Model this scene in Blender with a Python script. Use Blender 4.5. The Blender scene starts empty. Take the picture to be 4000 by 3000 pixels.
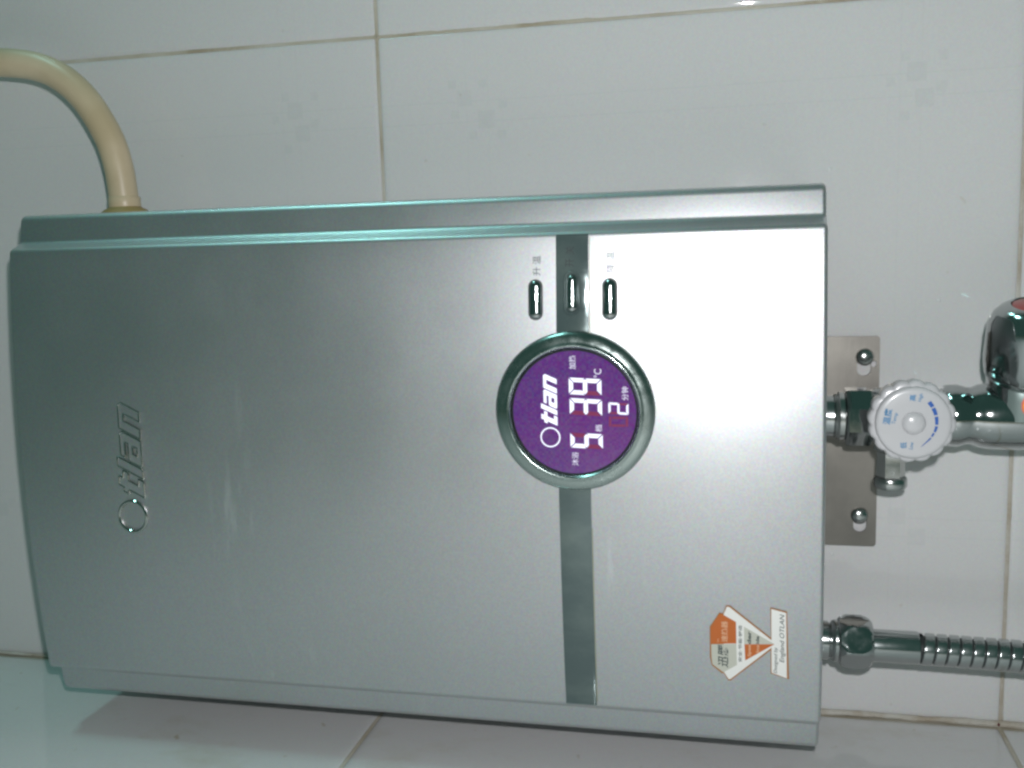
import bpy, bmesh, math, random
from mathutils import Vector, Matrix
random.seed(7)
C = bpy.context.scene.collection
MM = 0.001            # every length below is written in millimetres: x right, y into the wall (tiles at 0), z up
PI = math.pi

# ------------------------------------------------------------------ camera
cam = bpy.data.cameras.new("camera")
cam.sensor_width = 36.0
cam.lens = 34.57
cam.clip_start = 0.01
cam.clip_end = 20
co = bpy.data.objects.new("camera", cam)
C.objects.link(co)
co.matrix_world = Matrix(((-0.0287, 0.9902, 0.1364, 0.0959),
                          (0.2178, 0.1394, -0.966, -0.4844),
                          (-0.9756, 0.0020, -0.2197, 0.0355),
                          (0, 0, 0, 1)))
bpy.context.scene.camera = co

# ------------------------------------------------------------------ light
world = bpy.data.worlds.new("World")
bpy.context.scene.world = world
world.use_nodes = True
bg = world.node_tree.nodes["Background"]
bg.inputs[0].default_value = (0.38, 0.88, 0.75, 1)
bg.inputs[1].default_value = 0.10

def lamp(name, kind, loc, energy, color, size, target=None):
    l = bpy.data.lights.new(name, kind)
    l.energy = energy
    l.color = color
    if kind == 'AREA':
        l.size = size
    else:
        l.shadow_soft_size = size
    o = bpy.data.objects.new(name, l)
    C.objects.link(o)
    o.location = Vector(loc) * MM
    if target is not None:
        o.rotation_euler = (Vector(target) * MM - o.location).to_track_quat('-Z', 'Y').to_euler()
    return o

# the camera's own flash, right beside the lens, and the dim cyan room light coming from the right
FLASH = (127, -484, 23)
lamp("flash", 'POINT', FLASH, 5.4, (0.985, 0.985, 1.0), 0.005)
lamp("room_light", 'AREA', (1360, -200, 660), 2.8, (0.45, 1.0, 0.95), 0.19, (-137, -90, 300))

sc = bpy.context.scene
sc.view_settings.view_transform = 'Standard'
sc.view_settings.look = 'None'
sc.view_settings.exposure = 0.0
sc.cycles.filter_width = 2.6
sc.cycles.max_bounces = 8

# ------------------------------------------------------------------ materials
def mat(name, color, rough=0.5, metal=0.0, coat=0.0, spec=0.5, emit=None, estr=1.0, build=None):
    m = bpy.data.materials.new(name)
    m.use_nodes = True
    nt = m.node_tree
    b = nt.nodes["Principled BSDF"]
    b.inputs["Base Color"].default_value = (*color, 1)
    b.inputs["Roughness"].default_value = rough
    b.inputs["Metallic"].default_value = metal
    b.inputs["Coat Weight"].default_value = coat
    b.inputs["Coat Roughness"].default_value = 0.20 if coat == .4 else 0.08
    b.inputs["Specular IOR Level"].default_value = spec
    if emit:
        b.inputs["Emission Color"].default_value = (*emit, 1)
        b.inputs["Emission Strength"].default_value = estr
    if build:
        build(nt, b)
    return m

def N(nt, t, **kw):
    n = nt.nodes.new(t)
    for k, v in kw.items():
        setattr(n, k, v)
    return n

def val(nt, a, b, op):
    n = N(nt, "ShaderNodeMath", operation=op)
    for i, v in enumerate((a, b)):
        if v is None:
            continue
        if isinstance(v, (int, float)):
            n.inputs[i].default_value = v
        else:
            nt.links.new(v, n.inputs[i])
    return n.outputs[0]

def mixc(nt, fac, a, b):
    n = N(nt, "ShaderNodeMix", data_type='RGBA')
    for sock, v in ((n.inputs[0], fac), (n.inputs[6], a), (n.inputs[7], b)):
        if isinstance(v, tuple):
            sock.default_value = (*v, 1)
        elif isinstance(v, (int, float)):
            sock.default_value = v
        else:
            nt.links.new(v, sock)
    return n.outputs[2]

def noise(nt, scale, detail=3, stretch=(1, 1, 1), coord="Object", rough=0.5, offset=(0, 0, 0)):
    tc = N(nt, "ShaderNodeTexCoord")
    mp = N(nt, "ShaderNodeMapping")
    mp.inputs["Scale"].default_value = stretch
    mp.inputs["Location"].default_value = offset
    nt.links.new(tc.outputs[coord], mp.inputs[0])
    n = N(nt, "ShaderNodeTexNoise")
    n.inputs["Scale"].default_value = scale
    n.inputs["Detail"].default_value = detail
    n.inputs["Roughness"].default_value = rough
    nt.links.new(mp.outputs[0], n.inputs["Vector"])
    return n.outputs[0]

def ramp(nt, v, lo, hi, to0=0.0, to1=1.0):
    n = N(nt, "ShaderNodeMapRange")
    n.inputs[1].default_value = lo
    n.inputs[2].default_value = hi
    n.inputs[3].default_value = to0
    n.inputs[4].default_value = to1
    nt.links.new(v, n.inputs[0])
    return n.outputs[0]

def bump(nt, b, h, strength, dist=0.0005):
    n = N(nt, "ShaderNodeBump")
    n.inputs["Strength"].default_value = strength
    n.inputs["Distance"].default_value = dist
    nt.links.new(h, n.inputs["Height"])
    nt.links.new(n.outputs[0], b.inputs["Normal"])

def grain(nt, amount=0.10, scale=1500):
    """fine two-tone speckle, like paint flake or dust"""
    tc = N(nt, "ShaderNodeTexCoord")
    w = N(nt, "ShaderNodeTexWhiteNoise")
    mp = N(nt, "ShaderNodeVectorMath", operation='SCALE')
    mp.inputs[3].default_value = scale
    nt.links.new(tc.outputs["Object"], mp.inputs[0])
    fl = N(nt, "ShaderNodeVectorMath", operation='FLOOR')
    nt.links.new(mp.outputs[0], fl.inputs[0])
    nt.links.new(fl.outputs[0], w.inputs["Vector"])
    return w.outputs["Value"], w.outputs["Color"]

def silver_build(nt, b):
    _, col = grain(nt)
    flake = mixc(nt, 0.10, (0.60, 0.605, 0.62), col)
    wide = noise(nt, 14, 4, (1, 1, 0.6))
    c = mixc(nt, ramp(nt, wide, 0.35, 0.75, 0.0, 0.18), flake, (0.50, 0.53, 0.53))
    # dried water marks and wipe streaks
    st = noise(nt, 60, 6, (0.25, 1, 1.6), rough=0.7)
    area = noise(nt, 9, 2, offset=(0.3, 0.1, 0.7))
    k = val(nt, ramp(nt, st, 0.58, 0.72), ramp(nt, area, 0.52, 0.66), 'MULTIPLY')
    c = mixc(nt, val(nt, k, 0.6, 'MULTIPLY'), c, (0.76, 0.78, 0.78))
    nt.links.new(c, b.inputs["Base Color"])
    r = ramp(nt, noise(nt, 25, 5), 0.3, 0.7, 0.41, 0.455)
    nt.links.new(val(nt, r, val(nt, k, 0.08, 'MULTIPLY'), 'ADD'), b.inputs["Roughness"])
    bump(nt, b, noise(nt, 900, 2), 0.02, 0.0002)

def chrome_build(lo, hi, s=40):
    def f(nt, b):
        nt.links.new(ramp(nt, noise(nt, s, 6, rough=0.7), 0.35, 0.7, lo, hi), b.inputs["Roughness"])
    return f

def band_build(nt, b):
    sm = noise(nt, 45, 6, (1, 1, 0.7), rough=0.65)
    k = ramp(nt, sm, 0.42, 0.70)
    c = mixc(nt, k, (0.10, 0.135, 0.135), (0.155, 0.195, 0.185))
    nt.links.new(c, b.inputs["Base Color"])
    nt.links.new(ramp(nt, k, 0, 1, 0.05, 0.16), b.inputs["Roughness"])

def grout_build(nt, b):
    n = noise(nt, 28, 6, rough=0.65)
    n2 = noise(nt, 220, 4)
    c = mixc(nt, ramp(nt, n, 0.35, 0.65), (0.55, 0.525, 0.46), (0.42, 0.37, 0.28))
    c = mixc(nt, ramp(nt, n, 0.58, 0.76, 0, 0.55), c, (0.25, 0.19, 0.12))
    nt.links.new(c, b.inputs["Base Color"])
    bump(nt, b, n2, 0.5, 0.0006)

def tile_build(prints, stain=.55):
    """prints: list of (u, z, half_u, half_z, strength) in mm, on the tile's own face"""
    def f(nt, b):
        tc = N(nt, "ShaderNodeTexCoord")
        sp = N(nt, "ShaderNodeSeparateXYZ")
        nt.links.new(tc.outputs["Object"], sp.inputs[0])
        total = None
        for (u, z, hu, hz, s) in prints:
            du = val(nt, val(nt, sp.outputs[0], u * MM, 'SUBTRACT'), None, 'ABSOLUTE')
            dz = val(nt, val(nt, sp.outputs[2], z * MM, 'SUBTRACT'), None, 'ABSOLUTE')
            a = val(nt, val(nt, du, hu * MM, 'LESS_THAN'), val(nt, dz, hz * MM, 'LESS_THAN'), 'MULTIPLY')
            a = val(nt, a, s, 'MULTIPLY')
            total = a if total is None else val(nt, total, a, 'MAXIMUM')
        _, gc = grain(nt, scale=1200)
        base = mixc(nt, 0.05, (0.66, 0.655, 0.655), gc)
        cloud = noise(nt, 8, 4)
        base = mixc(nt, ramp(nt, cloud, 0.35, 0.7, 0, 0.25), base, (0.60, 0.615, 0.60))
        if total is not None:
            brk = ramp(nt, noise(nt, 260, 3), 0.3, 0.6, 0.45, 1.0)
            base = mixc(nt, val(nt, total, brk, 'MULTIPLY'), base, (0.40, 0.46, 0.45))
        # soap and rust specks
        spk = noise(nt, 95, 2, offset=(3, 1, 2))
        base = mixc(nt, ramp(nt, spk, 0.76 - .08 * stain, 0.82 - .05 * stain, 0, stain), base, (0.40, 0.33, 0.22))
        wash = noise(nt, 38, 5, (1, 1, 0.5), offset=(1, 7, 2), rough=0.7)
        base = mixc(nt, ramp(nt, wash, 0.60, 0.80, 0, 0.16), base, (0.74, 0.75, 0.74))
        if stain > .6:
            rust = noise(nt, 22, 5, (1, 1, .5), offset=(.4, .2, .1), rough=.7)
            base = mixc(nt, ramp(nt, rust, 0.56, 0.78, 0, 0.5), base, (0.46, 0.41, 0.30))
        nt.links.new(base, b.inputs["Base Color"])
        nt.links.new(ramp(nt, noise(nt, 50, 5, rough=0.7), 0.4, 0.75, 0.03, 0.06), b.inputs["Roughness"])
        bump(nt, b, noise(nt, 25, 1), 0.02, 0.0015)
    return f

PRINT = []
for (ox, oz, pts) in ((0, 0, ((313.8, 261, 2.0, .16), (306.9, 255, 3.9, .15), (313.6, 245.5, 2.0, .14), (303.6, 235.5, 2.2, .13),
                              (299.3, 260, 2.1, .15), (296.2, 244, 4.2, .18), (289, 251, 2.1, .14), (288.5, 236.5, 2.2, .16))),
                      (0, 0, ((313, 50, 2.1, .16), (306, 45, 4.2, .16), (312.6, 34, 2.1, .13), (299, 34.5, 2.3, .14),
                              (302, 56, 2.0, .13), (294.5, 41.5, 4.0, .16), (287, 50, 2.2, .13))),
                      (-205, 4, ((313, 250, 2.1, .15), (306, 245, 4.2, .15), (299, 234, 2.3, .14), (294.5, 241, 4.0, .15), (306, 45, 4.0, .15), (296, 36, 4.0, .15)))):
    for (u, z, h, s_) in pts:
        PRINT.append((u + ox, z + oz, h, h, s_))
for u in (295.4, 305.4, 91, 100):
    PRINT.append((u, 150, 0.3, 148, .14))
for z in (43, 52, 243, 254):
    PRINT.append((170, z, 168, 0.3, .07))

M_TILE = mat("glazed_tile", (.66, .66, .66), .15, build=tile_build(PRINT))
M_TILE_PLAIN = mat("glazed_tile_side", (.62, .63, .63), .15, build=tile_build([], .8))
M_GROUT = mat("stained_grout", (.4, .36, .28), .85, build=grout_build)
M_SILVER = mat("silver_paint", (.58, .60, .60), .42, metal=0.96, coat=.4, build=silver_build)
M_GREYPL = mat("grey_plastic", (.10, .11, .11), .6)  # plain dark grey plastic of the back casing
M_BAND = mat("smoked_chrome_strip", (.1, .13, .13), .12, metal=0.35, spec=.5, build=band_build)
M_RING = mat("worn_chrome_ring", (.44, .50, .48), .12, metal=1.0, build=chrome_build(.13, .36, 70))
M_CHROME = mat("polished_chrome", (.45, .47, .47), .07, metal=1.0, build=chrome_build(.04, .16, 60))
M_CHROME_DULL = mat("dull_chrome", (.52, .53, .52), .2, metal=1.0, build=chrome_build(.12, .30, 90))
M_STEEL = mat("brushed_steel", (.30, .28, .25), .45, metal=0.85,
              build=lambda nt, b: (nt.links.new(mixc(nt, ramp(nt, noise(nt, 60, 5), .3, .7), (.26, .245, .22), (.20, .188, .17)), b.inputs["Base Color"]),
                                   bump(nt, b, noise(nt, 400, 3, (0.2, 1, 2)), .15, .0003)))
M_TUBE = mat("bright_tube_chrome", (.50, .52, .52), .16, metal=1.0, build=chrome_build(.15, .26, 90))
M_CORNER = mat("pale_corner_filler", (.50, .48, .43), .8, build=lambda nt, b: nt.links.new(mixc(nt, ramp(nt, noise(nt, 60, 6, rough=.7), .4, .75), (.53, .51, .46), (.34, .27, .19)), b.inputs["Base Color"]))
M_RUBBER = mat("black_rubber", (.02, .025, .025), .5)
def screen_build(nt, b):
    tc = N(nt, "ShaderNodeTexCoord")
    _, gc = grain(nt, scale=1100)
    k = ramp(nt, noise(nt, 35, 3), .3, .7)
    c = mixc(nt, k, (0.078, 0.024, 0.190), (0.125, 0.026, 0.205))
    c = mixc(nt, 0.05, c, gc)
    nt.links.new(c, b.inputs["Emission Color"])
    sm = ramp(nt, noise(nt, 120, 4, rough=.7), .5, .7)
    nt.links.new(ramp(nt, sm, 0, 1, .08, .25), b.inputs["Roughness"])
M_SCREEN = mat("violet_lcd", (.05, .012, .07), .08, emit=(.1, .02, .17), estr=0.68, build=screen_build)
M_LIT = mat("lit_segment", (.75, .75, .8), .3, emit=(.78, .80, 1.0), estr=0.55)
M_LITDIM = mat("lit_small_text", (.6, .58, .66), .3, emit=(.55, .50, .72), estr=0.40)
M_UNLIT = mat("unlit_segment", (.16, .02, .045), .3, emit=(.13, .016, .10), estr=0.5)
M_INK = mat("dark_grey_ink", (.06, .075, .08), .6)
M_INKBAND = mat("engraved_ink", (.012, .018, .02), .5)
M_CREAM = mat("aged_cream_plastic", (.60, .49, .32), .38,
              build=lambda nt, b: nt.links.new(mixc(nt, ramp(nt, noise(nt, 30, 5), .35, .7), (.66, .545, .38), (.52, .41, .26)), b.inputs["Base Color"]))
M_GROMMET = mat("ochre_rubber", (.33, .23, .08), .55)
M_EDGE = mat("bright_letter_edge", (.50, .52, .49), .09, metal=1.0)
M_DROP = mat("dried_drop", (.66, .67, .67), .06, coat=.6)
M_RUST = mat("rust", (.12, .03, .03), .8)
M_WHITEPL = mat("white_plastic", (.52, .515, .53), .28, coat=.3)
M_BLUE = mat("blue_print", (.06, .22, .42), .4)
M_BLUED = mat("deep_blue_print", (.02, .10, .38), .4)
M_RED = mat("red_cap", (.34, .035, .03), .3, coat=.5)
M_STK_W = mat("sticker_white", (.80, .79, .76), .35, build=lambda nt, b: bump(nt, b, noise(nt, 250, 4), .3, .0004))
M_STK_O = mat("sticker_orange", (.50, .125, .022), .4)
M_STK_B = mat("sticker_rust_edge", (.36, .15, .045), .5)
M_STK_G = mat("sticker_grey", (.52, .52, .45), .4)
M_STK_INK = mat("sticker_ink", (.05, .07, .07), .5)
M_STK_PALE = mat("sticker_pale_print", (.72, .42, .26), .5)
M_SATIN = mat("satin_chrome", (.50, .53, .52), .24, metal=1.0)
M_LIME = mat("limescale_edge", (.30, .30, .17), .8)
def holo_build(nt, b):
    tc = N(nt, "ShaderNodeTexCoord")
    mp = N(nt, "ShaderNodeMapping")
    mp.inputs["Location"].default_value = (-.0068, 0, .0022)
    mp.inputs["Scale"].default_value = (1, 0, 1)
    nt.links.new(tc.outputs["Object"], mp.inputs[0])
    ln = N(nt, "ShaderNodeVectorMath", operation='LENGTH')
    nt.links.new(mp.outputs[0], ln.inputs[0])
    v = val(nt, ln.outputs["Value"], 100.0, 'MULTIPLY')
    v = val(nt, v, val(nt, noise(nt, 300, 2), .12, 'MULTIPLY'), 'ADD')
    r = N(nt, "ShaderNodeValToRGB")
    e = r.color_ramp.elements
    e[0].position = 0; e[0].color = (.22, .27, .26, 1)
    e[1].position = 1; e[1].color = (.22, .27, .26, 1)
    for p, c in ((.34, (.20, .26, .25, 1)), (.40, (.05, .85, .50, 1)), (.47, (.65, .80, .15, 1)), (.54, (.95, .42, .06, 1)), (.60, (.80, .12, .08, 1)), (.66, (.22, .27, .26, 1))):
        x = e.new(p); x.color = c
    nt.links.new(v, r.inputs[0])
    nt.links.new(r.outputs[0], b.inputs["Base Color"])
M_HOLO = mat("hologram_foil", (.5, .5, .5), .30, metal=.55, build=holo_build)

# ------------------------------------------------------------------ object helpers
ORIGIN = {}
def thing(name, label, cat, loc, group=None):
    o = bpy.data.objects.new(name, None)
    o.empty_display_size = 0.02
    C.objects.link(o)
    o.location = Vector(loc) * MM
    o["label"] = label
    o["category"] = cat
    if group:
        o["group"] = group
    ORIGIN[o.name] = Vector(loc)
    return o

def obj(name, geo, material, parent, smooth=True, label=None, angle=35):
    """geo = (verts in world millimetres, faces)"""
    verts, faces = geo
    off = ORIGIN[parent.name] if parent is not None else Vector((0, 0, 0))
    me = bpy.data.meshes.new(name)
    me.from_pydata([(Vector(v) - off) * MM for v in verts], [], faces)
    bm = bmesh.new()
    bm.from_mesh(me)
    bmesh.ops.remove_doubles(bm, verts=bm.verts, dist=1e-6)
    bmesh.ops.recalc_face_normals(bm, faces=bm.faces)
    for f in bm.faces:
        f.smooth = smooth
    if smooth:
        for e in bm.edges:
            if len(e.link_faces) == 2 and e.calc_face_angle(0) > math.radians(angle):
                e.smooth = False
    bm.to_mesh(me)
    bm.free()
    me.materials.append(material)
    o = bpy.data.objects.new(name, me)
    C.objects.link(o)
    o.parent = parent
    ORIGIN[o.name] = off
    if label:
        o["label"] = label
    return o

def join(*geos):
    V, F = [], []
    for v, f in geos:
        k = len(V)
        V += list(v)
        F += [tuple(i + k for i in q) for q in f]
    return V, F

def box(x0, x1, y0, y1, z0, z1):
    V = [(x, y, z) for x in (x0, x1) for y in (y0, y1) for z in (z0, z1)]
    return V, [(0, 1, 3, 2), (4, 6, 7, 5), (0, 4, 5, 1), (2, 3, 7, 6), (0, 2, 6, 4), (1, 5, 7, 3)]

def rings(levels, close_start=True, close_end=True):
    """levels: list of equally long closed loops"""
    V, F = [], []
    n = len(levels[0])
    for L in levels:
        V += list(L)
    for k in range(len(levels) - 1):
        for i in range(n):
            j = (i + 1) % n
            F.append((k * n + i, k * n + j, (k + 1) * n + j, (k + 1) * n + i))
    if close_start:
        F.append(tuple(range(n))[::-1])
    if close_end:
        F.append(tuple((len(levels) - 1) * n + i for i in range(n)))
    return V, F

def lathe(profile, axis, c, n=64, mod=None, cs=True, ce=True):
    """profile [(radius, position along axis)]; c = centre of the other two coordinates"""
    L = []
    for r, t in profile:
        ring = []
        for i in range(n):
            a = 2 * PI * i / n
            rr = r * (mod(a, t) if mod else 1)
            u, v = rr * math.cos(a), rr * math.sin(a)
            ring.append({'x': (t, c[0] + u, c[1] + v), 'y': (c[0] + u, t, c[1] + v), 'z': (c[0] + u, c[1] + v, t)}[axis])
        L.append(ring)
    return rings(L, cs, ce)

def tube(path, radii, n=28, closed=False):
    P = [Vector(p) for p in path]
    m = len(P)
    if isinstance(radii, (int, float)):
        radii = [radii] * m
    L = []
    up = None
    for i, p in enumerate(P):
        if closed:
            t = (P[(i + 1) % m] - P[i - 1]).normalized()
        else:
            t = (P[min(i + 1, m - 1)] - P[max(i - 1, 0)]).normalized()
        if up is None:
            up = Vector((0, 1, 0)) if abs(t.y) < .9 else Vector((1, 0, 0))
        u = (up - t * up.dot(t)).normalized()
        up = u
        w = t.cross(u)
        L.append([tuple(p + (u * math.cos(2 * PI * k / n) + w * math.sin(2 * PI * k / n)) * radii[i]) for k in range(n)])
    if closed:
        L.append(L[0])
        return rings(L, False, False)
    return rings(L)

def spline(pts, steps=10):
    P = [Vector(p) for p in pts]
    P = [P[0] * 2 - P[1]] + P + [P[-1] * 2 - P[-2]]
    out = []
    for i in range(1, len(P) - 2):
        for s in range(steps):
            t = s / steps
            a, b, c, d = P[i - 1], P[i], P[i + 1], P[i + 2]
            out.append(0.5 * ((2 * b) + (c - a) * t + (2 * a - 5 * b + 4 * c - d) * t * t + (3 * b - a - 3 * c + d) * t ** 3))
    out.append(P[-2])
    return out

def fillet(pts, radii, seg=6):
    out = [pts[0]]
    for i in range(1, len(pts) - 1):
        r = radii[i]
        p, a, b = Vector(pts[i]), Vector(pts[i - 1]), Vector(pts[i + 1])
        if not r:
            out.append(tuple(p))
            continue
        u, v = (a - p).normalized(), (b - p).normalized()
        half = u.angle(v) / 2
        d = min(r / math.tan(half), (a - p).length * .49, (b - p).length * .49)
        rr = d * math.tan(half)
        c = p + (u + v).normalized() * (rr / math.sin(half))
        s0, s1 = p + u * d, p + v * d
        a0 = math.atan2(s0.y - c.y, s0.x - c.x)
        a1 = math.atan2(s1.y - c.y, s1.x - c.x)
        while a1 - a0 > PI: a1 -= 2 * PI
        while a1 - a0 < -PI: a1 += 2 * PI
        for k in range(seg + 1):
            t = a0 + (a1 - a0) * k / seg
            out.append((c.x + rr * math.cos(t), c.y + rr * math.sin(t)))
    out.append(pts[-1])
    return out

def panel_y(x):
    """depth of the bowed front panel at x"""
    return -91 + 6 * (x / 100.5) ** 2

# writing -----------------------------------------------------------------
def text_geo(s, shear=0.0, bold=0.0, spacing=1.0, extrude=0.0, bevel=0.0):
    cu = bpy.data.curves.new("writing", 'FONT')
    cu.body = s
    cu.size = 1.0
    cu.shear = shear
    cu.offset = bold
    cu.space_character = spacing
    cu.resolution_u = 4
    cu.extrude = extrude
    cu.bevel_depth = bevel
    cu.bevel_resolution = 2
    o = bpy.data.objects.new("writing", cu)
    C.objects.link(o)
    bpy.context.view_layer.update()
    me = bpy.data.meshes.new_from_object(o.evaluated_get(bpy.context.evaluated_depsgraph_get()))
    V = [tuple(v.co) for v in me.vertices]
    F = [tuple(p.vertices) for p in me.polygons]
    bpy.data.objects.remove(o)
    bpy.data.curves.remove(cu)
    bpy.data.meshes.remove(me)
    return V, F

def writing(name, s, x0, x1, z0, z1, depth, material, parent, rot=0.0, label=None, height=0.0, keep=False, **kw):
    """text fitted into the box x0..x1, z0..z1 on the surface depth(x) (facing the room)"""
    V, F = text_geo(s, **kw)
    if not V:
        return None
    a0, a1 = min(v[0] for v in V), max(v[0] for v in V)
    b0, b1 = min(v[1] for v in V), max(v[1] for v in V)
    c0 = max(abs(v[2]) for v in V) or 1
    sx, sz = (x1 - x0) / (a1 - a0), (z1 - z0) / (b1 - b0)
    cx, cz = (x0 + x1) / 2, (z0 + z1) / 2
    out = []
    for v in V:
        x = (v[0] - (a0 + a1) / 2) * sx
        z = (v[1] - (b0 + b1) / 2) * sz
        x, z = x * math.cos(rot) - z * math.sin(rot) + cx, x * math.sin(rot) + z * math.cos(rot) + cz
        d = depth(x) if callable(depth) else depth
        out.append((x, d - v[2] / c0 * height, z))
    return obj(name, (out, F), material, parent, smooth=height > 0, label=label)

def sheet(poly, depth, t=0.08):
    """thin flat piece cut to an outline in x, z; depth(x) is the surface it lies on"""
    f = depth if callable(depth) else (lambda x: depth)
    n = len(poly)
    V = [(x, f(x) - t, z) for x, z in poly] + [(x, f(x), z) for x, z in poly]
    F = [tuple(range(n))] + [(i, (i + 1) % n, n + (i + 1) % n, n + i) for i in range(n)]
    return V, F

def stadium(cx, cz, L, W, inset=0.0, n=12, vertical=False):
    r = max(W / 2 - inset, .05)
    h = (L - W) / 2
    pts = []
    for s in (1, -1):
        for k in range(n + 1):
            a = (-PI / 2 + PI * k / n) + (0 if s > 0 else PI)
            pts.append((s * h + r * math.cos(a), r * math.sin(a)))
    if vertical:
        pts = [(-b, a) for a, b in pts]
    return [(cx + a, cz + b) for a, b in pts]

def stadium_loft(cx, cz, L, W, levels, vertical=False, n=12):
    """levels: (inset, height above the bowed panel)"""
    return rings([[(x, panel_y(x) - h, z) for x, z in stadium(cx, cz, L, W, i, n, vertical)] for i, h in levels], True, True)

# ------------------------------------------------------------------ the walls
GR = 1.25   # joint width
def tile_mesh(name, w, h, material, r=1.6, t=7.0):
    """a glazed tile with rolled edges; local x, z from its lower left corner, face at y = 0"""
    def loop(ins, y):
        cr = 1.2
        out = []
        for (cx, cz, a0) in ((w - ins - cr, ins + cr, -PI / 2), (w - ins - cr, h - ins - cr, 0), (ins + cr, h - ins - cr, PI / 2), (ins + cr, ins + cr, PI)):
            for k in range(4):
                a = a0 + PI / 2 * k / 3
                out.append((cx + cr * math.cos(a), y, cz + cr * math.sin(a)))
        return out
    lv = [(0, t), (0, 1.0), (.15, .78), (.5, .52), (1.1, .32), (1.9, .18), (2.9, .08), (4.2, .02), (5.6, 0)]
    V, F = rings([loop(i, y) for i, y in lv], False, True)
    me = bpy.data.meshes.new(name)
    me.from_pydata([tuple(c * MM for c in v) for v in V], [], F)
    for p in me.polygons:
        p.use_smooth = len(p.vertices) == 4
    me.materials.append(material)
    bm = bmesh.new(); bm.from_mesh(me); bmesh.ops.recalc_face_normals(bm, faces=bm.faces)
    bm.to_mesh(me); bm.free()
    return me

def wall(name, label, geo):
    o = obj(name, geo, M_GROUT, None, smooth=False)
    o["kind"] = "structure"
    o["label"] = label
    return o

CORNER = -137.6
back = wall("back_wall", "white tiled back wall with stained beige joints behind the heater", box(CORNER - 10, 700, 0.7, 20, -700, 1100))
side = wall("side_wall", "white tiled side wall meeting the back wall left of the heater", box(CORNER - 30, CORNER - 0.7, -900, 1.1, -700, 1100))

tm = tile_mesh("tile", 340 - GR, 300 - GR, M_TILE)
ts = tile_mesh("tile_side", 300 - GR, 300 - GR, M_TILE_PLAIN)
i = 0
for row in range(-2, 3):
    for col in range(0, 2):
        o = bpy.data.objects.new("tile", tm)
        C.objects.link(o)
        o.parent = back
        o.location = Vector((CORNER + 0.3 + 340 * col + GR / 2, random.uniform(-.15, .15) + (0 if col == 0 else .1), -90 + 300 * row + GR / 2 + random.uniform(-.2, .2))) * MM
        o.rotation_euler = (random.uniform(-.0012, .0012), random.uniform(-.0012, .0012), random.uniform(-.0012, .0012))
for row in range(-2, 3):
    for col in range(0, 2):
        o = bpy.data.objects.new("tile", ts)
        C.objects.link(o)
        o.parent = side
        # face turned to +x: local x runs away from the back wall
        o.rotation_euler = (random.uniform(-.0012, .0012), 0, PI / 2 + random.uniform(-.001, .001))
        o.location = Vector((CORNER, -1.2 - 300 * (col + 1), -89 + 300 * row + GR / 2)) * MM
# rough bead of beige filler run down the corner
pts, rad = [], []
for k in range(220):
    z = -500 + k * 6
    pts.append((CORNER + 0.9 + random.uniform(-.25, .25), -0.6 + random.uniform(-.2, .2), z))
    rad.append((1.5 if z < 150 else .8) + random.uniform(-.3, .35))
o = obj("corner_joint", tube(pts, rad, 10), M_CORNER, back)
# ragged filler smeared along the joints
def ragged(p0, p1, normal_axis, step=2.2, w0=.5, w1=1.05):
    """uneven ribbon from p0 to p1 just below the tile faces"""
    a, b = Vector(p0), Vector(p1)
    d = (b - a).normalized()
    nrm = Vector((0, -1, 0)) if normal_axis == 'y' else Vector((1, 0, 0))
    sd = d.cross(nrm)
    m = int((b - a).length / step)
    V, F = [], []
    wa, wb = 1.0, 1.0
    for k in range(m + 1):
        wa = min(w1, max(w0, wa + random.uniform(-.16, .16)))
        wb = min(w1, max(w0, wb + random.uniform(-.16, .16)))
        if random.random() < .03:
            wa += random.uniform(.2, .7)
        p = a + d * (k * step)
        V += [tuple(p + sd * wa), tuple(p + sd * wa * .4 + nrm * .16), tuple(p - sd * wb * .4 + nrm * .16), tuple(p - sd * wb)]
        if k:
            q = 4 * k
            F += [(q - 4 + j, q - 3 + j, q + 1 + j, q + j) for j in range(3)]
    return V, F
JX = CORNER + .3 + 340
for z in (-90, 210, 510):
    obj("joint_filler", ragged((CORNER + 1, .30, z), (540, .30, z), 'y'), M_CORNER if z < 0 else M_GROUT, back)
obj("joint_filler", ragged((JX, .30, -400), (JX, .30, 700), 'y'), M_GROUT, back)
for z in (-90, 210, 510):
    obj("joint_filler", ragged((CORNER - .30, -1, z + 1), (CORNER - .30, -500, z + 1), 'x'), M_GROUT, side)
# dried drops on the glaze and a rust spot in the corner
for (x, z, q) in ((66.7, -56.4, 1.0), (40.2, -57.5, .6), (-55.9, -11.4, .9), (128, -7.5, 1.3), (170, 60, .7), (140, 22, .9)):
    obj("water_drop", lathe([(q, .1), (q * .95, -q * .12), (q * .6, -q * .3), (q * .2, -q * .36)], 'y', (x, z), 16, cs=False), M_DROP, back)
obj("rust_spot", lathe([(.9, 0), (.9, -1.8), (.4, -2.6)], 'y', (CORNER + 1.2, -88.6), 10), M_RUST, back)

# ------------------------------------------------------------------ the heater
H = 365.0
heater = thing("water_heater", "silver wall-mounted electric shower heater with round violet display", "water heater", (0, 0, 0))
# cross-section, right half, from the crown to the back edge
half = [(x, panel_y(x)) for x in (0, 12, 24, 36, 48, 60, 72, 82, 90, 96)]
tail = fillet([(96, panel_y(96)), (101.6, panel_y(101.6)), (105.0, -77.4), (118.0, -74.9), (118.2, -5)], [0, 3.0, 2.6, 4.0, 0], 9)
half += tail[1:]
prof = [(-x, y) for x, y in half[::-1]] + half[1:]

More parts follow.
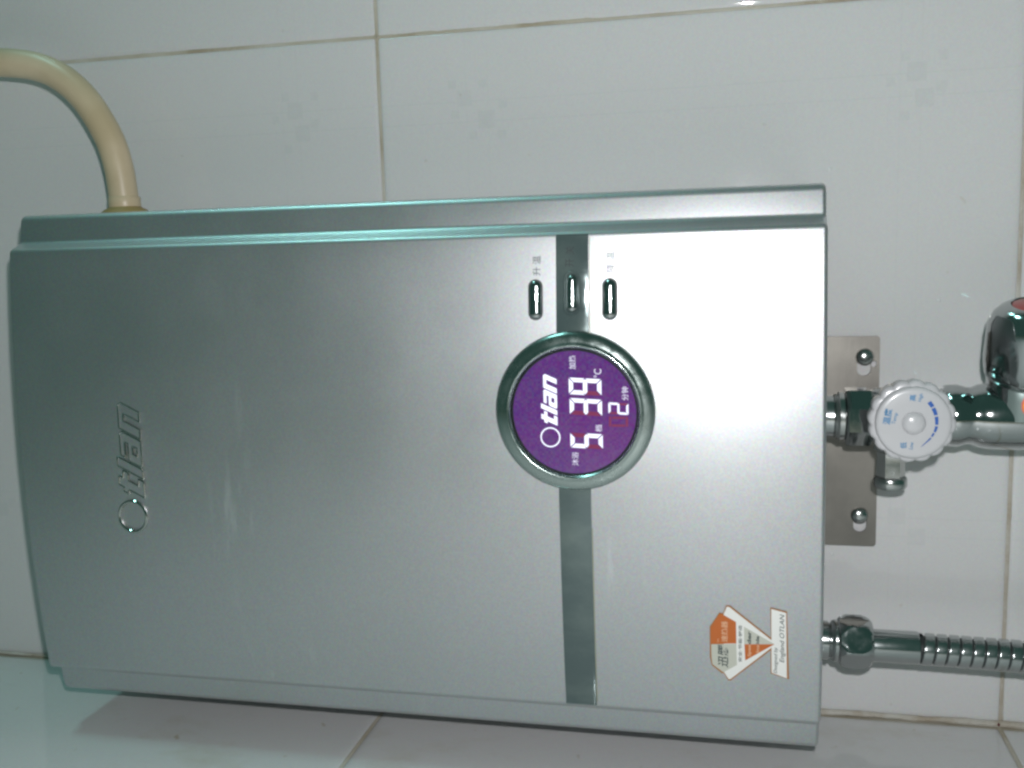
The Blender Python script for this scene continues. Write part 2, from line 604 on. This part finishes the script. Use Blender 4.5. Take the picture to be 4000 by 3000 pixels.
def offset_profile(P, d):
    out = []
    for k, p in enumerate(P):
        a = Vector(P[max(k - 1, 0)]); b = Vector(P[min(k + 1, len(P) - 1)])
        t = (b - a).normalized()
        n = Vector((-t.y, t.x))      # inwards
        q = Vector(p) + n * d
        out.append((q.x, q.y))
    return out

RB = 1.8
stations = []
for k in range(6):
    a = PI / 2 * k / 5
    stations.append((RB * (1 - math.sin(a)) , RB * (1 - math.cos(a))))
# (inset, z) pairs from the lower end upward
zs = [(i_, z_) for i_, z_ in stations] + [(0, 60), (0, 120), (0, 180), (0, 240), (0, 300)] + [(i_, H - z_) for i_, z_ in stations[::-1]]
# at the lower end the edge is crisper
def strip(i0, i1):
    L = []
    for ins, z in zs:
        P = offset_profile(prof, ins)[i0:i1 + 1]
        L.append([(x, y, z) for x, y in P])
    n = i1 - i0 + 1
    V = [v for l in L for v in l]
    F = [(k * n + i, k * n + i + 1, (k + 1) * n + i + 1, (k + 1) * n + i) for k in range(len(L) - 1) for i in range(n - 1)]
    return V, F
nP = len(prof)
iL = max(k for k in range(nP) if prof[k][0] < -106.3 and prof[k][1] < -70)
iR = nP - 1 - iL
obj("front_panel", strip(iL, iR), M_SILVER, heater, angle=60)
obj("side_rail", strip(iR, nP - 1), M_SILVER, heater, angle=60)
obj("side_rail", strip(0, iL), M_SILVER, heater, angle=60)
endp = offset_profile(prof, RB)
for z in (0.0, H):
    obj("end_cap", ([(x, y, z) for x, y in endp], [tuple(range(nP))]), M_SILVER, heater, smooth=False)
obj("back_casing", box(-112, 112, -62, -0.5, 4, H - 4), M_GREYPL, heater, smooth=False)

# smoked mirror strip across the front
def strip_geo(x0, x1, z0, z1, t, n=26, edge=.35):
    f = lambda x: panel_y(x)
    L = []
    for k in range(n + 1):
        x = x0 + (x1 - x0) * k / n
        y = f(x)
        L.append([(x, y + .6, z0), (x, y - t + .12, z0), (x, y - t, z0 + edge), (x, y - t, z1 - edge), (x, y - t + .12, z1), (x, y + .6, z1)])
    return rings(L)
BZ0, BZ1 = 92.8, 106.2
obj("trim_strip", strip_geo(-100.6, -3, BZ0, BZ1, .45), M_BAND, heater, angle=25, label="lower smudged half of the dark mirror strip")
s = obj("trim_strip", strip_geo(58, 100.3, BZ0, BZ1, .45), M_BAND, heater, angle=25, label="upper half of the dark mirror strip holding the middle button")
# its end, folded down over the edge
V, F = [], []
L = []
for (x, y) in ((100.0, panel_y(100) - .45), (101.3, panel_y(101) + .2), (102.6, -82.6), (103.4, -80.9)):
    L.append([(x - .3, y, BZ0 + .1), (x - .3, y, BZ1 - .1), (x - 1.4, y + 1.4, BZ1 - .1), (x - 1.4, y + 1.4, BZ0 + .1)])
obj("trim_end", rings(L), M_BAND, s, angle=25)
# grime along the strip's lower edge
obj("grime_line", strip_geo(44, 100, BZ0 - .75, BZ0 - .05, .05), M_LIME, s)
obj("grime_line", strip_geo(-99, -20, BZ0 - .45, BZ0 - .05, .04), M_LIME, s)
writing("marking", "关", 92.8, 96.2, 98.7, 102.2, lambda x: panel_y(x) - .47, M_INKBAND, s)
writing("marking", "开", 87.9, 91.2, 98.7, 102.2, lambda x: panel_y(x) - .47, M_INKBAND, s)

def plate_geo(outer, holes, y0, y1):
    cu = bpy.data.curves.new("plate", 'CURVE')
    cu.dimensions = '2D'
    cu.fill_mode = 'BOTH'
    for lp in [outer] + holes:
        sp = cu.splines.new('POLY')
        sp.points.add(len(lp) - 1)
        for k, (x, z) in enumerate(lp):
            sp.points[k].co = (x, z, 0, 1)
        sp.use_cyclic_u = True
    cu.extrude = (y1 - y0) / 2
    o = bpy.data.objects.new("plate", cu)
    C.objects.link(o)
    bpy.context.view_layer.update()
    me = bpy.data.meshes.new_from_object(o.evaluated_get(bpy.context.evaluated_depsgraph_get()))
    V = [(v.co.x, (y0 + y1) / 2 - v.co.z, v.co.y) for v in me.vertices]
    F = [tuple(p.vertices) for p in me.polygons]
    bpy.data.objects.remove(o); bpy.data.curves.remove(cu); bpy.data.meshes.remove(me)
    return V, F

# the squared italic name, letter by letter: outline and counter in a unit square
LETTERS = [([(.15, 0), (.74, 0), (.74, .25), (.48, .25), (.48, .74), (.76, .74), (.76, .98), (.48, .98), (.48, 1.2), (.15, 1.2), (.15, .98), (0, .98), (0, .74), (.15, .74)], [], .84),
           ([(0, 0), (.33, 0), (.33, 1.2), (0, 1.2)], [], .41),
           ([(0, .08), (.08, 0), (.95, 0), (.95, .90), (.85, 1), (.06, 1), (.06, .78), (.62, .78), (.62, .62), (.08, .62), (0, .54)], [[(.32, .2), (.62, .2), (.62, .42), (.32, .42)]], 1.03),
           ([(0, 0), (.34, 0), (.34, .77), (.62, .77), (.62, 0), (.96, 0), (.96, .86), (.82, 1), (0, 1)], [], .96)]
def letter_set(name, x0, x1, z0, z1, depth, height, material, parent, rim=None, shear=.40):
    width = sum(l[2] for l in LETTERS) + 0 * shear
    sx, sz = (x1 - x0) / (width + .40), (z1 - z0) / 1.2
    cur = 0
    for outer, holes, adv in LETTERS:
        m = lambda p: (x0 + sx * (cur + p[0] + shear * p[1]), z0 + sz * p[1])
        o2, h2 = [m(p) for p in outer], [[m(p) for p in h] for h in holes]
        V, F = plate_geo(o2, h2, -height, 0)
        V = [(x, depth(x) + y, z) for x, y, z in V]
        lt = obj(name, (V, F), material, parent, smooth=False)
        if rim:
            G = []
            for lp in [o2] + h2:
                fine = []
                for k in range(len(lp)):
                    a, b = Vector(lp[k]), Vector(lp[(k + 1) % len(lp)])
                    q = max(2, int((b - a).length / .8))
                    fine += [tuple(a + (b - a) * (e / q)) for e in range(q)]
                G.append(tube([(x, depth(x) - height + .05, z) for x, z in fine], rim[1], 8, closed=True))
            obj("letter_edge", join(*G), rim[0], lt)
        cur += adv

# display ring and screen
CX, CZ = 28.9, 99.2
ring = obj("display_ring", lathe([(33.2, -88.6), (33.2, -90.3), (33.0, -91.0), (32.5, -91.7), (31.6, -92.4), (30.4, -92.9), (29.1, -93.25), (28.2, -93.5), (27.8, -93.9),
                                  (27.4, -94.0), (27.05, -93.8), (26.8, -93.5), (26.3, -92.9), (25.9, -92.3), (25.9, -90.5)], 'y', (CX, CZ), 96, cs=False, ce=False), M_RING, heater, angle=50)
obj("rim_bead", lathe([(26.15, -91.8), (26.1, -92.7), (25.75, -93.0), (25.4, -92.7), (25.35, -91.8)], 'y', (CX, CZ - .2), 96, cs=False, ce=False), M_RUBBER, ring, angle=60)
SY = -92.6
def dome_y(r):
    return SY - .55 * (1 - (r / 25.6) ** 2)
screen = obj("display_screen", lathe([(25.6, SY + 1.5)] + [(r, dome_y(r)) for r in (25.6, 24, 21, 17, 12, 7, 3, .3)], 'y', (CX, CZ - .2), 80, cs=False), M_SCREEN, heater, angle=60)
scr_front = SY - .62
# logo on the screen: a thin ring and italic letters
O = [(18.7 + 4.15 * math.cos(2 * PI * k / 48), scr_front - .03, 108.9 + 4.15 * math.sin(2 * PI * k / 48)) for k in range(48)]
def flat_ring(cx, cz, r0, r1, y, n=64, t=.04):
    return lathe([(r0, y + t), (r0, y), (r1, y), (r1, y + t)], 'y', (cx, cz), n, cs=False, ce=False)
obj("logo_ring", flat_ring(18.6, 108.9, 3.62, 4.2, scr_front), M_LIT, screen, smooth=False)
letter_set("logo_letter", 22.5, 45.2, 105.8, 112.5, lambda x: scr_front, .03, M_LIT, screen)
# seven-segment digits
SEG = {'a': 1, 'b': 2, 'c': 4, 'd': 8, 'e': 16, 'f': 32, 'g': 64}
DIG = {'2': 'abged', '3': 'abgcd', '5': 'afgcd', '9': 'abcdfg', '8': 'abcdefg'}
def digit(name, ch, x0, x1, z0, z1, slant, th, y, material, only=None):
    """x grows right, z up; slant leans the top to the right"""
    w, h = x1 - x0 - slant, z1 - z0
    g = th * .17
    zm = (z0 + z1) / 2
    hs = {}
    def sk(x, z):
        return (x + slant * (z - z0) / h, z)
    xl, xr = x0, x0 + w
    t = th
    poly = {
        'a': [(xl + g, z1), (xr - g, z1), (xr - t - g, z1 - t), (xl + t + g, z1 - t)],
        'd': [(xl + g, z0), (xr - g, z0), (xr - t - g, z0 + t), (xl + t + g, z0 + t)],
        'f': [(xl, z1 - g), (xl, zm + g), (xl + t, zm + t / 2 + g), (xl + t, z1 - t - g)],
        'b': [(xr, z1 - g), (xr, zm + g), (xr - t, zm + t / 2 + g), (xr - t, z1 - t - g)],
        'e': [(xl, z0 + g), (xl, zm - g), (xl + t, zm - t / 2 - g), (xl + t, z0 + t + g)],
        'c': [(xr, z0 + g), (xr, zm - g), (xr - t, zm - t / 2 - g), (xr - t, z0 + t + g)],
        'g': [(xl + g, zm), (xl + t * .5 + g, zm + t / 2), (xr - t * .5 - g, zm + t / 2), (xr - g, zm), (xr - t * .5 - g, zm - t / 2), (xl + t * .5 + g, zm - t / 2)],
    }
    on = DIG[ch]
    G = [sheet([sk(*p) for p in poly[k]], y, .04) for k in on]
    obj(name, join(*G), material, screen, smooth=False)
    off = [k for k in poly if k not in on]
    if off:
        obj("unlit_segment", join(*[sheet([sk(*p) for p in poly[k]], y + .01, .03) for k in off]), M_UNLIT, screen, smooth=False)
digit("digit", '5', 13.9, 20.7, 87.3, 100.6, .6, 1.75, scr_front, M_LIT)
digit("digit", '3', 27.5, 35.0, 87.4, 100.6, .7, 1.75, scr_front, M_LIT)
digit("digit", '9', 35.9, 43.4, 87.5, 100.8, .7, 1.75, scr_front, M_LIT)
digit("digit", '2', 28.2, 33.3, 76.7, 84.8, .4, .9, scr_front, M_LIT)
obj("unlit_segment", join(*[sheet(p, scr_front + .01, .03) for p in (
    [(23.4, 76.9), (27.4, 76.9), (27.4, 77.9), (23.4, 77.9)], [(23.4, 83.7), (27.5, 83.7), (27.5, 84.7), (23.4, 84.7)],
    [(23.3, 78.2), (24.3, 78.2), (24.3, 83.4), (23.3, 83.4)], [(26.5, 78.2), (27.5, 78.2), (27.5, 83.4), (26.5, 83.4)])]), M_UNLIT, screen, smooth=False)
for s_, b_ in (("沐浴", (6.9, 12.6, 97.4, 100.1)), ("加热", (46.8, 52.4, 97.8, 100.6)), ("档", (21.1, 24.0, 87.5, 90.3)), ("分钟", (34.1, 39.7, 76.7, 79.4))):
    writing("screen_word", s_, *b_, scr_front, M_LITDIM, screen, bold=.012)
writing("screen_unit", "°C", 43.3, 46.9, 87.4, 90.6, scr_front, M_LITDIM, screen, bold=.01)

# push buttons
def button(cx, cz, L, W, base, rise, parent=heater, gap=True):
    b = obj("push_button", stadium_loft(cx, cz, L, W, [(0.05, base - 1), (0, base + .1)] + [(i_, base + .1 + rise * math.sqrt(1 - ((W / 2 - i_) / (W / 2)) ** 2)) for i_ in (.08, .25, .5, .85, 1.25, 1.7, W / 2 - .15)], n=14), M_CHROME, parent, angle=60)
    if gap:
        obj("button_gap", stadium_loft(cx, cz, L + .7, W + .7, [(0, base - .6), (0, base + .06)]), M_RUBBER, b, smooth=False)
    return b
button(74.8, 114.8, 16.0, 5.4, 0, 1.9)
button(74.6, 84.25, 16.2, 5.5, 0, 1.9)
well = obj("button_rim", stadium_loft(77.2, 99.7, 18.2, 7.2, [(0, 0), (.1, .75), (.45, 1.05), (.9, .85), (1.1, .5)], n=14), M_BAND, heater, angle=50)
button(77.2, 99.6, 15.4, 4.7, .2, 1.9, gap=False)
onp = lambda x: panel_y(x) - .08
writing("button_word", "升", 84.6, 88.1, 112.6, 115.9, onp, M_INK, heater)
writing("button_word", "温", 89.3, 92.6, 112.6, 115.9, onp, M_INK, heater)
writing("button_word", "降", 85.3, 88.7, 82.3, 85.6, onp, M_INK, heater)
writing("button_word", "温", 90.2, 93.4, 82.3, 85.6, onp, M_INK, heater)

# raised chrome name on the upper part
lr = []
for k in range(72):
    a = 2 * PI * k / 72
    lr.append((-21.9 + 7.2 * math.cos(a), panel_y(-22) - .55, 306.6 + 7.0 * math.sin(a)))
obj("name_ring", tube(lr, .78, 10, closed=True), M_EDGE, heater)
letter_set("name_letter", -15.0, 32.0, 299.4, 312.0, lambda x: panel_y(x) + .05, .60, M_SILVER, heater, rim=(M_EDGE, .46))

# the fish-shaped sticker
stk = lambda t: (lambda x: panel_y(-67.5) - 12 * 67.5 / 100.5 ** 2 * (x + 67.5) - t)   # flat, touching the bowed panel along its middle
border = [(-60.77, 44.86), (-54.31, 40.99), (-54.62, 39.5), (-50.98, 38.14), (-51.04, 36.66), (-64.2, 20.42), (-50.97, 20.76), (-52.44, 14.22), (-82.23, 13.02), (-80.09, 20.31), (-69.75, 20.43), (-84.45, 36.36), (-84.52, 37.36), (-81.29, 39.24), (-81.47, 39.86), (-78.12, 44.0), (-74.41, 44.8)]
st = obj("sticker", sheet(border, stk(.02), .10), M_STK_B, heater, smooth=False)
obj("sticker_panel", sheet([(-54.87, 39.25), (-51.5, 37.9), (-51.71, 36.91), (-65.24, 20.17), (-68.54, 20.15), (-83.79, 36.49), (-83.84, 37.24), (-81.0, 38.99)], stk(.12), .02), M_STK_W, st, smooth=False)
obj("sticker_panel", sheet([(-51.53, 20.39), (-52.98, 14.58), (-81.77, 13.9), (-79.67, 19.95)], stk(.15), .02), M_STK_W, st, smooth=False)
obj("sticker_panel", sheet([(-60.9, 44.3), (-54.8, 40.8), (-55.2, 39.3), (-58.03, 34.3), (-67.6, 34.11), (-68.35, 44.41)], stk(.15), .03), M_STK_O, st, smooth=False)
obj("sticker_panel", sheet([(-68.6, 44.24), (-67.8, 34.16), (-77.16, 33.84), (-80.9, 39.36), (-77.56, 43.75), (-74.37, 44.17)], stk(.15), .03), M_STK_G, st, smooth=False)
obj("sticker_panel", sheet([(-59.96, 31.09), (-66.88, 18.94), (-67.6, 30.95)], stk(.16), .02), M_STK_G, st, smooth=False)
obj("sticker_panel", sheet([(-67.7, 30.9), (-66.93, 18.94), (-74.93, 30.55)], stk(.16), .02), M_STK_O, st, smooth=False)
tp = stk(.24)
writing("sticker_word", "迅腾", -78.6, -68.5, 37.3, 41.7, tp, M_STK_INK, st, shear=.25, bold=.014)
writing("sticker_word", "速热器", -67.2, -57.9, 37.6, 40.2, tp, M_STK_PALE, st, bold=.015)
writing("sticker_word", "TM", -67.6, -66.0, 41.0, 41.8, tp, M_STK_PALE, st)
writing("sticker_word", "安全·节能·舒适", -75.7, -59.4, 31.9, 33.3, tp, M_STK_INK, st, bold=.01)
writing("sticker_word", "Spee", -73.0, -67.8, 28.0, 29.6, tp, M_STK_PALE, st, bold=.025)
writing("sticker_word", "der", -67.5, -61.7, 28.2, 29.8, tp, M_STK_INK, st, bold=.03)
writing("sticker_word", "Ins", -71.0, -67.7, 25.0, 26.3, tp, M_STK_PALE, st, bold=.02)
writing("sticker_word", "ide", -67.2, -63.8, 25.0, 26.4, tp, M_STK_INK, st, bold=.03)
writing("sticker_word", "Designed by", -79.8, -68.2, 17.4, 19.2, tp, M_STK_INK, st, shear=.25, bold=.004)
writing("sticker_word", "England OTLAN", -74.8, -53.6, 14.6, 17.0, tp, M_STK_INK, st, shear=.25, bold=.004, rot=.008)

# ------------------------------------------------------------------ cable conduit
con = thing("cable_conduit", "cream plastic conduit curving up from the heater's right side", "conduit", (112, -36, 334))
path = spline([(112, -36, 334.0), (122.6, -36, 334.6), (142.7, -36, 336.5), (159.5, -36, 341.8), (178.9, -35, 355.1), (191.9, -34, 374.0), (197.3, -34, 400), (198, -34, 440), (196, -34, 500), (195, -34, 620)], 10)
obj("hose", tube(path, 7.1, 32), M_CREAM, con)
obj("grommet", lathe([(8, 117.5), (12.0, 118.4), (11.6, 119.6), (10.2, 120.8), (8.2, 121.8), (7.2, 122.6), (6.9, 123)], 'x', (-36, 334.4), 40), M_GROMMET, con)
obj("collar", lathe([(7.2, 120), (7.75, 121), (7.75, 126.5), (7.4, 127.2), (7.0, 127.4)], 'x', (-36, 334.6), 36), M_CREAM, con)

# ------------------------------------------------------------------ mounting bracket
br = thing("mounting_bracket", "flat steel mounting plate showing below the heater", "bracket", (0, 0, -31))
outer = fillet([(0, -30.9), (50.8, -30.9), (50.8, 30), (-49.9, 30), (-49.9, -30.9), (0, -30.9)], [0, 1.5, 1.5, 1.5, 1.5, 0], 5)[:-1]
holes = [stadium(38.4, -24.0, 12.5, 6.2), stadium(-37.3, -23.6, 12.0, 6.0), stadium(37.8, -28.6 + .2, 3.0, 2.6)]
obj("plate", plate_geo(outer, holes, -3.6, -2.0), M_STEEL, br, angle=30)
obj("spacer", box(-45, 45, -2.0, 0.2, 2, 28), M_STEEL, br, smooth=False)
def screw(x, z, label):
    s = thing("screw", label, "screw", (x, -3.7, z), "screws holding the bracket")
    rad = lambda a: 1
    obj("screw_head", lathe([(3.9, -3.62), (4.0, -4.0), (3.8, -4.9), (3.2, -5.7), (2.2, -6.2), (1.2, -6.5), (.2, -6.6)], 'y', (x, z), 36, cs=False), M_CHROME_DULL, s, angle=50)
    obj("shank", lathe([(1.7, -4), (1.7, 6)], 'y', (x, z), 16), M_CHROME_DULL, s)
screw(41.2, -24.2, "round steel screw in the bracket's right end, above the white knob")
screw(-34.8, -23.2, "round steel screw in the bracket's left end, nearest the shower hose")

# ------------------------------------------------------------------ mixing valve with white knob
vx, vy = 19.3, -40.0
vt = thing("inlet_valve", "chrome inlet valve with scalloped white temperature knob below the heater", "valve", (vx, vy, -34))
obj("inlet_pipe", lathe([(9.2, 6), (9.2, -3), (9.4, -6.8), (8.9, -7.4)], 'z', (vx, vy), 48), M_TUBE, vt, angle=40)
obj("seal_ring", lathe([(9.0, -7.2), (9.9, -7.6), (10.2, -8.6), (10.9, -9.2), (10.9, -11.2), (10.0, -11.8), (9, -12)], 'z', (vx, vy), 48), M_CHROME_DULL, vt, angle=30)
oct_ = lambda a, t: 1 / math.cos(((a + PI / 8) % (PI / 4)) - PI / 8)
obj("coupling_nut", lathe([(10.6, -11.6), (11.7, -12.1), (12.0, -12.8), (12.0, -21.6), (11.6, -22.4), (10.6, -22.8)], 'z', (vx, vy), 64, mod=oct_), M_CHROME, vt, angle=30)
obj("valve_body", join(lathe([(10.8, -22), (12.2, -23.5), (12.8, -28), (13, -34), (12.8, -44), (12, -50), (10.4, -53)], 'z', (vx, vy), 56),
                       lathe([(11.5, vy), (11.5, -50), (10.5, -56), (8, -60), (6.5, -60.5), (6.5, -70)], 'y', (23, -34.3), 48)), M_CHROME, vt, angle=40)
# side outlet pointing left, faceted, with a dark rubber stop
obj("relief_outlet", join(lathe([(6.6, 10), (6.6, 4.5), (5.6, 3.8), (5.3, 1.5), (5.5, -1), (5.5, -8.6)], 'x', (vy, -31.4), 48, mod=lambda a, t: 1 / math.cos(((a + PI / 6) % (PI / 3)) - PI / 6) * .94)), M_CHROME_DULL, vt, angle=25)
obj("outlet_lip", lathe([(5.3, -6.8), (6.6, -7.2), (7.1, -8.0), (7.1, -11.0), (6.4, -12.0), (4.6, -12.2), (4.4, -9)], 'x', (vy, -31.2), 40, ce=True), M_CHROME_DULL, vt)
kx, kz = 23.0, -34.1
TILT = .10
sc16 = lambda a, t: 1 + .065 * (abs(math.cos(8 * (a + .1))) ** .7 - .62)
knob = obj("knob", lathe([(13.5, -62), (15.2, -63), (16.0, -65), (16.4, -69), (16.4, -71.6), (16.2, -72.6), (15.7, -73.2), (14.9, -73.5), (14.35, -73.6), (14.3, -75.6), (14.1, -76.2), (13.6, -76.6), (12.5, -76.8), (8, -77.0), (4.75, -77.1), (4.5, -76.8), (4.3, -77.1), (3.9, -77.7), (2.6, -78.35), (.3, -78.6)],
                         'y', (kx, kz), 192, mod=lambda a, t: sc16(a, t) if t > -73.3 else (1 + .5 * (sc16(a, t) - 1) if t > -73.55 else 1)), M_WHITEPL, vt, angle=50)
kd = -77.12
writing("knob_word", "温度", 22.4, 28.9, -25.6 + .0, -22.6, kd, M_BLUE, knob, bold=.02, rot=-.13)
writing("knob_word", "Temp", 22.6, 27.2, -27.9, -26.1, kd, M_BLUE, knob, bold=.01, rot=-.22)
writing("knob_word", "高", 32.0, 34.5, -34.5, -32.1, kd, M_BLUE, knob, bold=.02, rot=-.06)
writing("knob_word", "High", 31.7, 34.9, -37.2, -35.5, kd, M_BLUE, knob, bold=.01, rot=-.2)
writing("knob_word", "低", 12.8, 15.4, -31.6, -29.1, kd, M_BLUE, knob, bold=.02, rot=-.06)
writing("knob_word", "Low", 12.6, 15.5, -34.0, -32.5, kd, M_BLUE, knob, bold=.01, rot=-.15)
arc = [(31.6, -39.4), (30.1, -40.5), (27.6, -41.7), (24.5, -42.4), (21.4, -42.3), (19.2, -41.5), (16.9, -40.1), (15.0, -38.3), (13.6, -36.9)]
wd = [1.05, 1.0, .95, .85, .7, .55, .4, .25, .08]
ap = spline([(x, 0, z) for x, z in arc], 5)
G = []
for k in range(len(ap) - 1):
    if k in (6, 12, 18, 24, 28):
        continue
    def edge(j):
        t = (ap[min(j + 1, len(ap) - 1)] - ap[max(j - 1, 0)]).normalized()
        n = Vector((-t.z, 0, t.x))
        f = j / 5
        i0 = min(int(f), 7)
        w = wd[i0] + (wd[i0 + 1] - wd[i0]) * (f - i0)
        a, b = ap[j] + n * w * .75, ap[j] - n * w * .75
        return (a.x, a.z), (b.x, b.z)
    (a, b), (c, d) = edge(k), edge(k + 1)
    G.append(sheet([a, c, d, b], kd, .03))
obj("temperature_scale", join(*G), M_BLUED, knob, smooth=False)

# ------------------------------------------------------------------ water tap at the frame's edge
tx, ty = 20.2, -41.0
tap = thing("water_tap", "chrome tap with a red-capped handle joined below the white knob valve", "tap", (tx, ty, -82))
obj("tap_body", join(lathe([(10.5, -50), (13.0, -52.5), (13.3, -57), (12.2, -60.5), (12.0, -62.5), (13.2, -65), (14.0, -69), (14.3, -80), (13.8, -92), (12.6, -97), (12.0, -100), (12.6, -104), (12.8, -140)], 'z', (tx, ty), 64),
                     lathe([(14.2, tx), (14.2, 30), (13.8, 34), (13.9, 37), (13.9, 40)], 'x', (ty - 1, -82), 64)), M_CHROME, tap, angle=50)
def tilt(geo, ang, px, py):
    c, s_ = math.cos(ang), math.sin(ang)
    return [((x - px) * c + (y - py) * s_ + px, -(x - px) * s_ + (y - py) * c + py, z) for x, y, z in geo[0]], geo[1]
TA = math.radians(17)
lob = lambda a, t: 1 + .035 * math.cos(4 * a + .4) * (1 if t < 64 else max(0, (69.5 - t) / 5.5))
hd = obj("handle", tilt(lathe([(12, 35), (14.0, 36.5), (15.4, 39.0), (16.0, 42), (16.4, 46), (16.4, 58), (15.9, 62), (14.6, 65.2), (12.6, 67.4), (10.2, 68.8), (8.9, 69.2), (8.6, 68.6)], 'x', (ty - 3, -82.5), 72, mod=lob, ce=False), TA, 36, ty - 3), M_CHROME, tap, angle=50)
obj("red_cap", tilt(lathe([(8.5, 68.0), (8.3, 68.9), (6.5, 69.5), (3, 69.9), (.2, 70)], 'x', (ty - 3, -82.5), 48, cs=False), TA, 36, ty - 3), M_RED, hd)
# curved foil on the body's front
V, F = [], []
nn, mm_ = 12, 8
for j in range(mm_ + 1):
    for i in range(nn + 1):
        x = 20.0 + 13.6 * j / mm_
        a = .62 - 1.24 * i / nn
        rr = 14.36 - max(0, x - 30) * .09
        V.append((x, ty - 1 - rr * math.cos(a), -82 + rr * math.sin(a)))
for j in range(mm_):
    for i in range(nn):
        k = j * (nn + 1) + i
        F.append((k, k + 1, k + nn + 2, k + nn + 1))
obj("hologram_label", (V, F), M_HOLO, tap)

# ------------------------------------------------------------------ shower hose
sx, sy = -85.6, -40
sh = thing("shower_hose", "flexible metal shower hose hanging from the heater's outlet nut", "shower hose", (sx, sy, 0))
th_ = []
for k in range(9):
    z = 4 - k * 1.5
    th_ += [(8.4, z), (8.7, z - .3), (8.7, z - 1.1), (8.4, z - 1.4)]
obj("outlet_thread", lathe([(8.2, 6), (8.2, 4.2)] + [(8.4, 3.8), (8.6, 3), (8.6, -6.2), (8.0, -6.6), (7.6, -7.2), (8.9, -8.2), (9.3, -9.2), (9.2, -10.6)], 'z', (sx + 2.2, sy), 56), M_TUBE, sh, angle=35)
hexm = lambda a, t: 1 / math.cos(((a + .62) % (PI / 3)) - PI / 6)
# hex nut whose corners are turned down by a cone
L = []
for z, rc in ((-10.2, 8.6), (-10.5, 9.6), (-11.2, 10.5), (-12.6, 11.3), (-14.4, 11.9), (-17.5, 12.2), (-20.6, 11.9), (-22.6, 11.2), (-24, 10.4), (-25, 9.4), (-25.3, 8.4)):
    ring_ = []
    for i in range(96):
        a = 2 * PI * i / 96
        r = min(10.45 * hexm(a, 0), rc)
        ring_.append((sx + 2.2 + r * math.cos(a), sy + r * math.sin(a), z))
    L.append(ring_)
obj("hex_nut", rings(L), M_CHROME, sh, angle=28)
obj("ferrule", lathe([(7.2, -24.6), (7.25, -26), (7.25, -43.6), (7.0, -44.6), (6.4, -45)], 'z', (sx + .9, sy), 56), M_TUBE, sh, angle=35)
# helical strip-wound tube, built along its own slightly drooping path
P_, pitch, nseg = [], 5.05, 40
turns = 34
VV, FF = [], []
prof_h = [(5.9, 0), (6.85, .05), (7.02, .10), (7.05, .16), (7.05, .74), (7.02, .80), (6.85, .86), (5.9, .93)]
for t in range(turns * nseg + 1):
    a = 2 * PI * t / nseg
    for (r, u) in prof_h:
        z = -44.5 - (t / nseg + u - .5) * pitch
        drop = 1.0 * ((-44.5 - z) / 45) ** 1.3 if z < -44.5 else 0
        cx_ = sx + .5 - drop
        VV.append((cx_ + r * math.cos(a), sy + r * math.sin(a), z))
k_ = len(prof_h)
for t in range(turns * nseg):
    for j in range(k_ - 1):
        a0 = t * k_ + j
        FF.append((a0, a0 + 1, a0 + k_ + 1, a0 + k_))
obj("flexible_tube", (VV, FF), M_TUBE, sh, angle=50)
core = [(sx + .5 - (1.0 * (max(0, (-44.5 - z)) / 45) ** 1.3), sy, z) for z in [-44 - 5 * q for q in range(35)]]
obj("inner_tube", tube(core, 5.9, 24), M_RUBBER, sh)
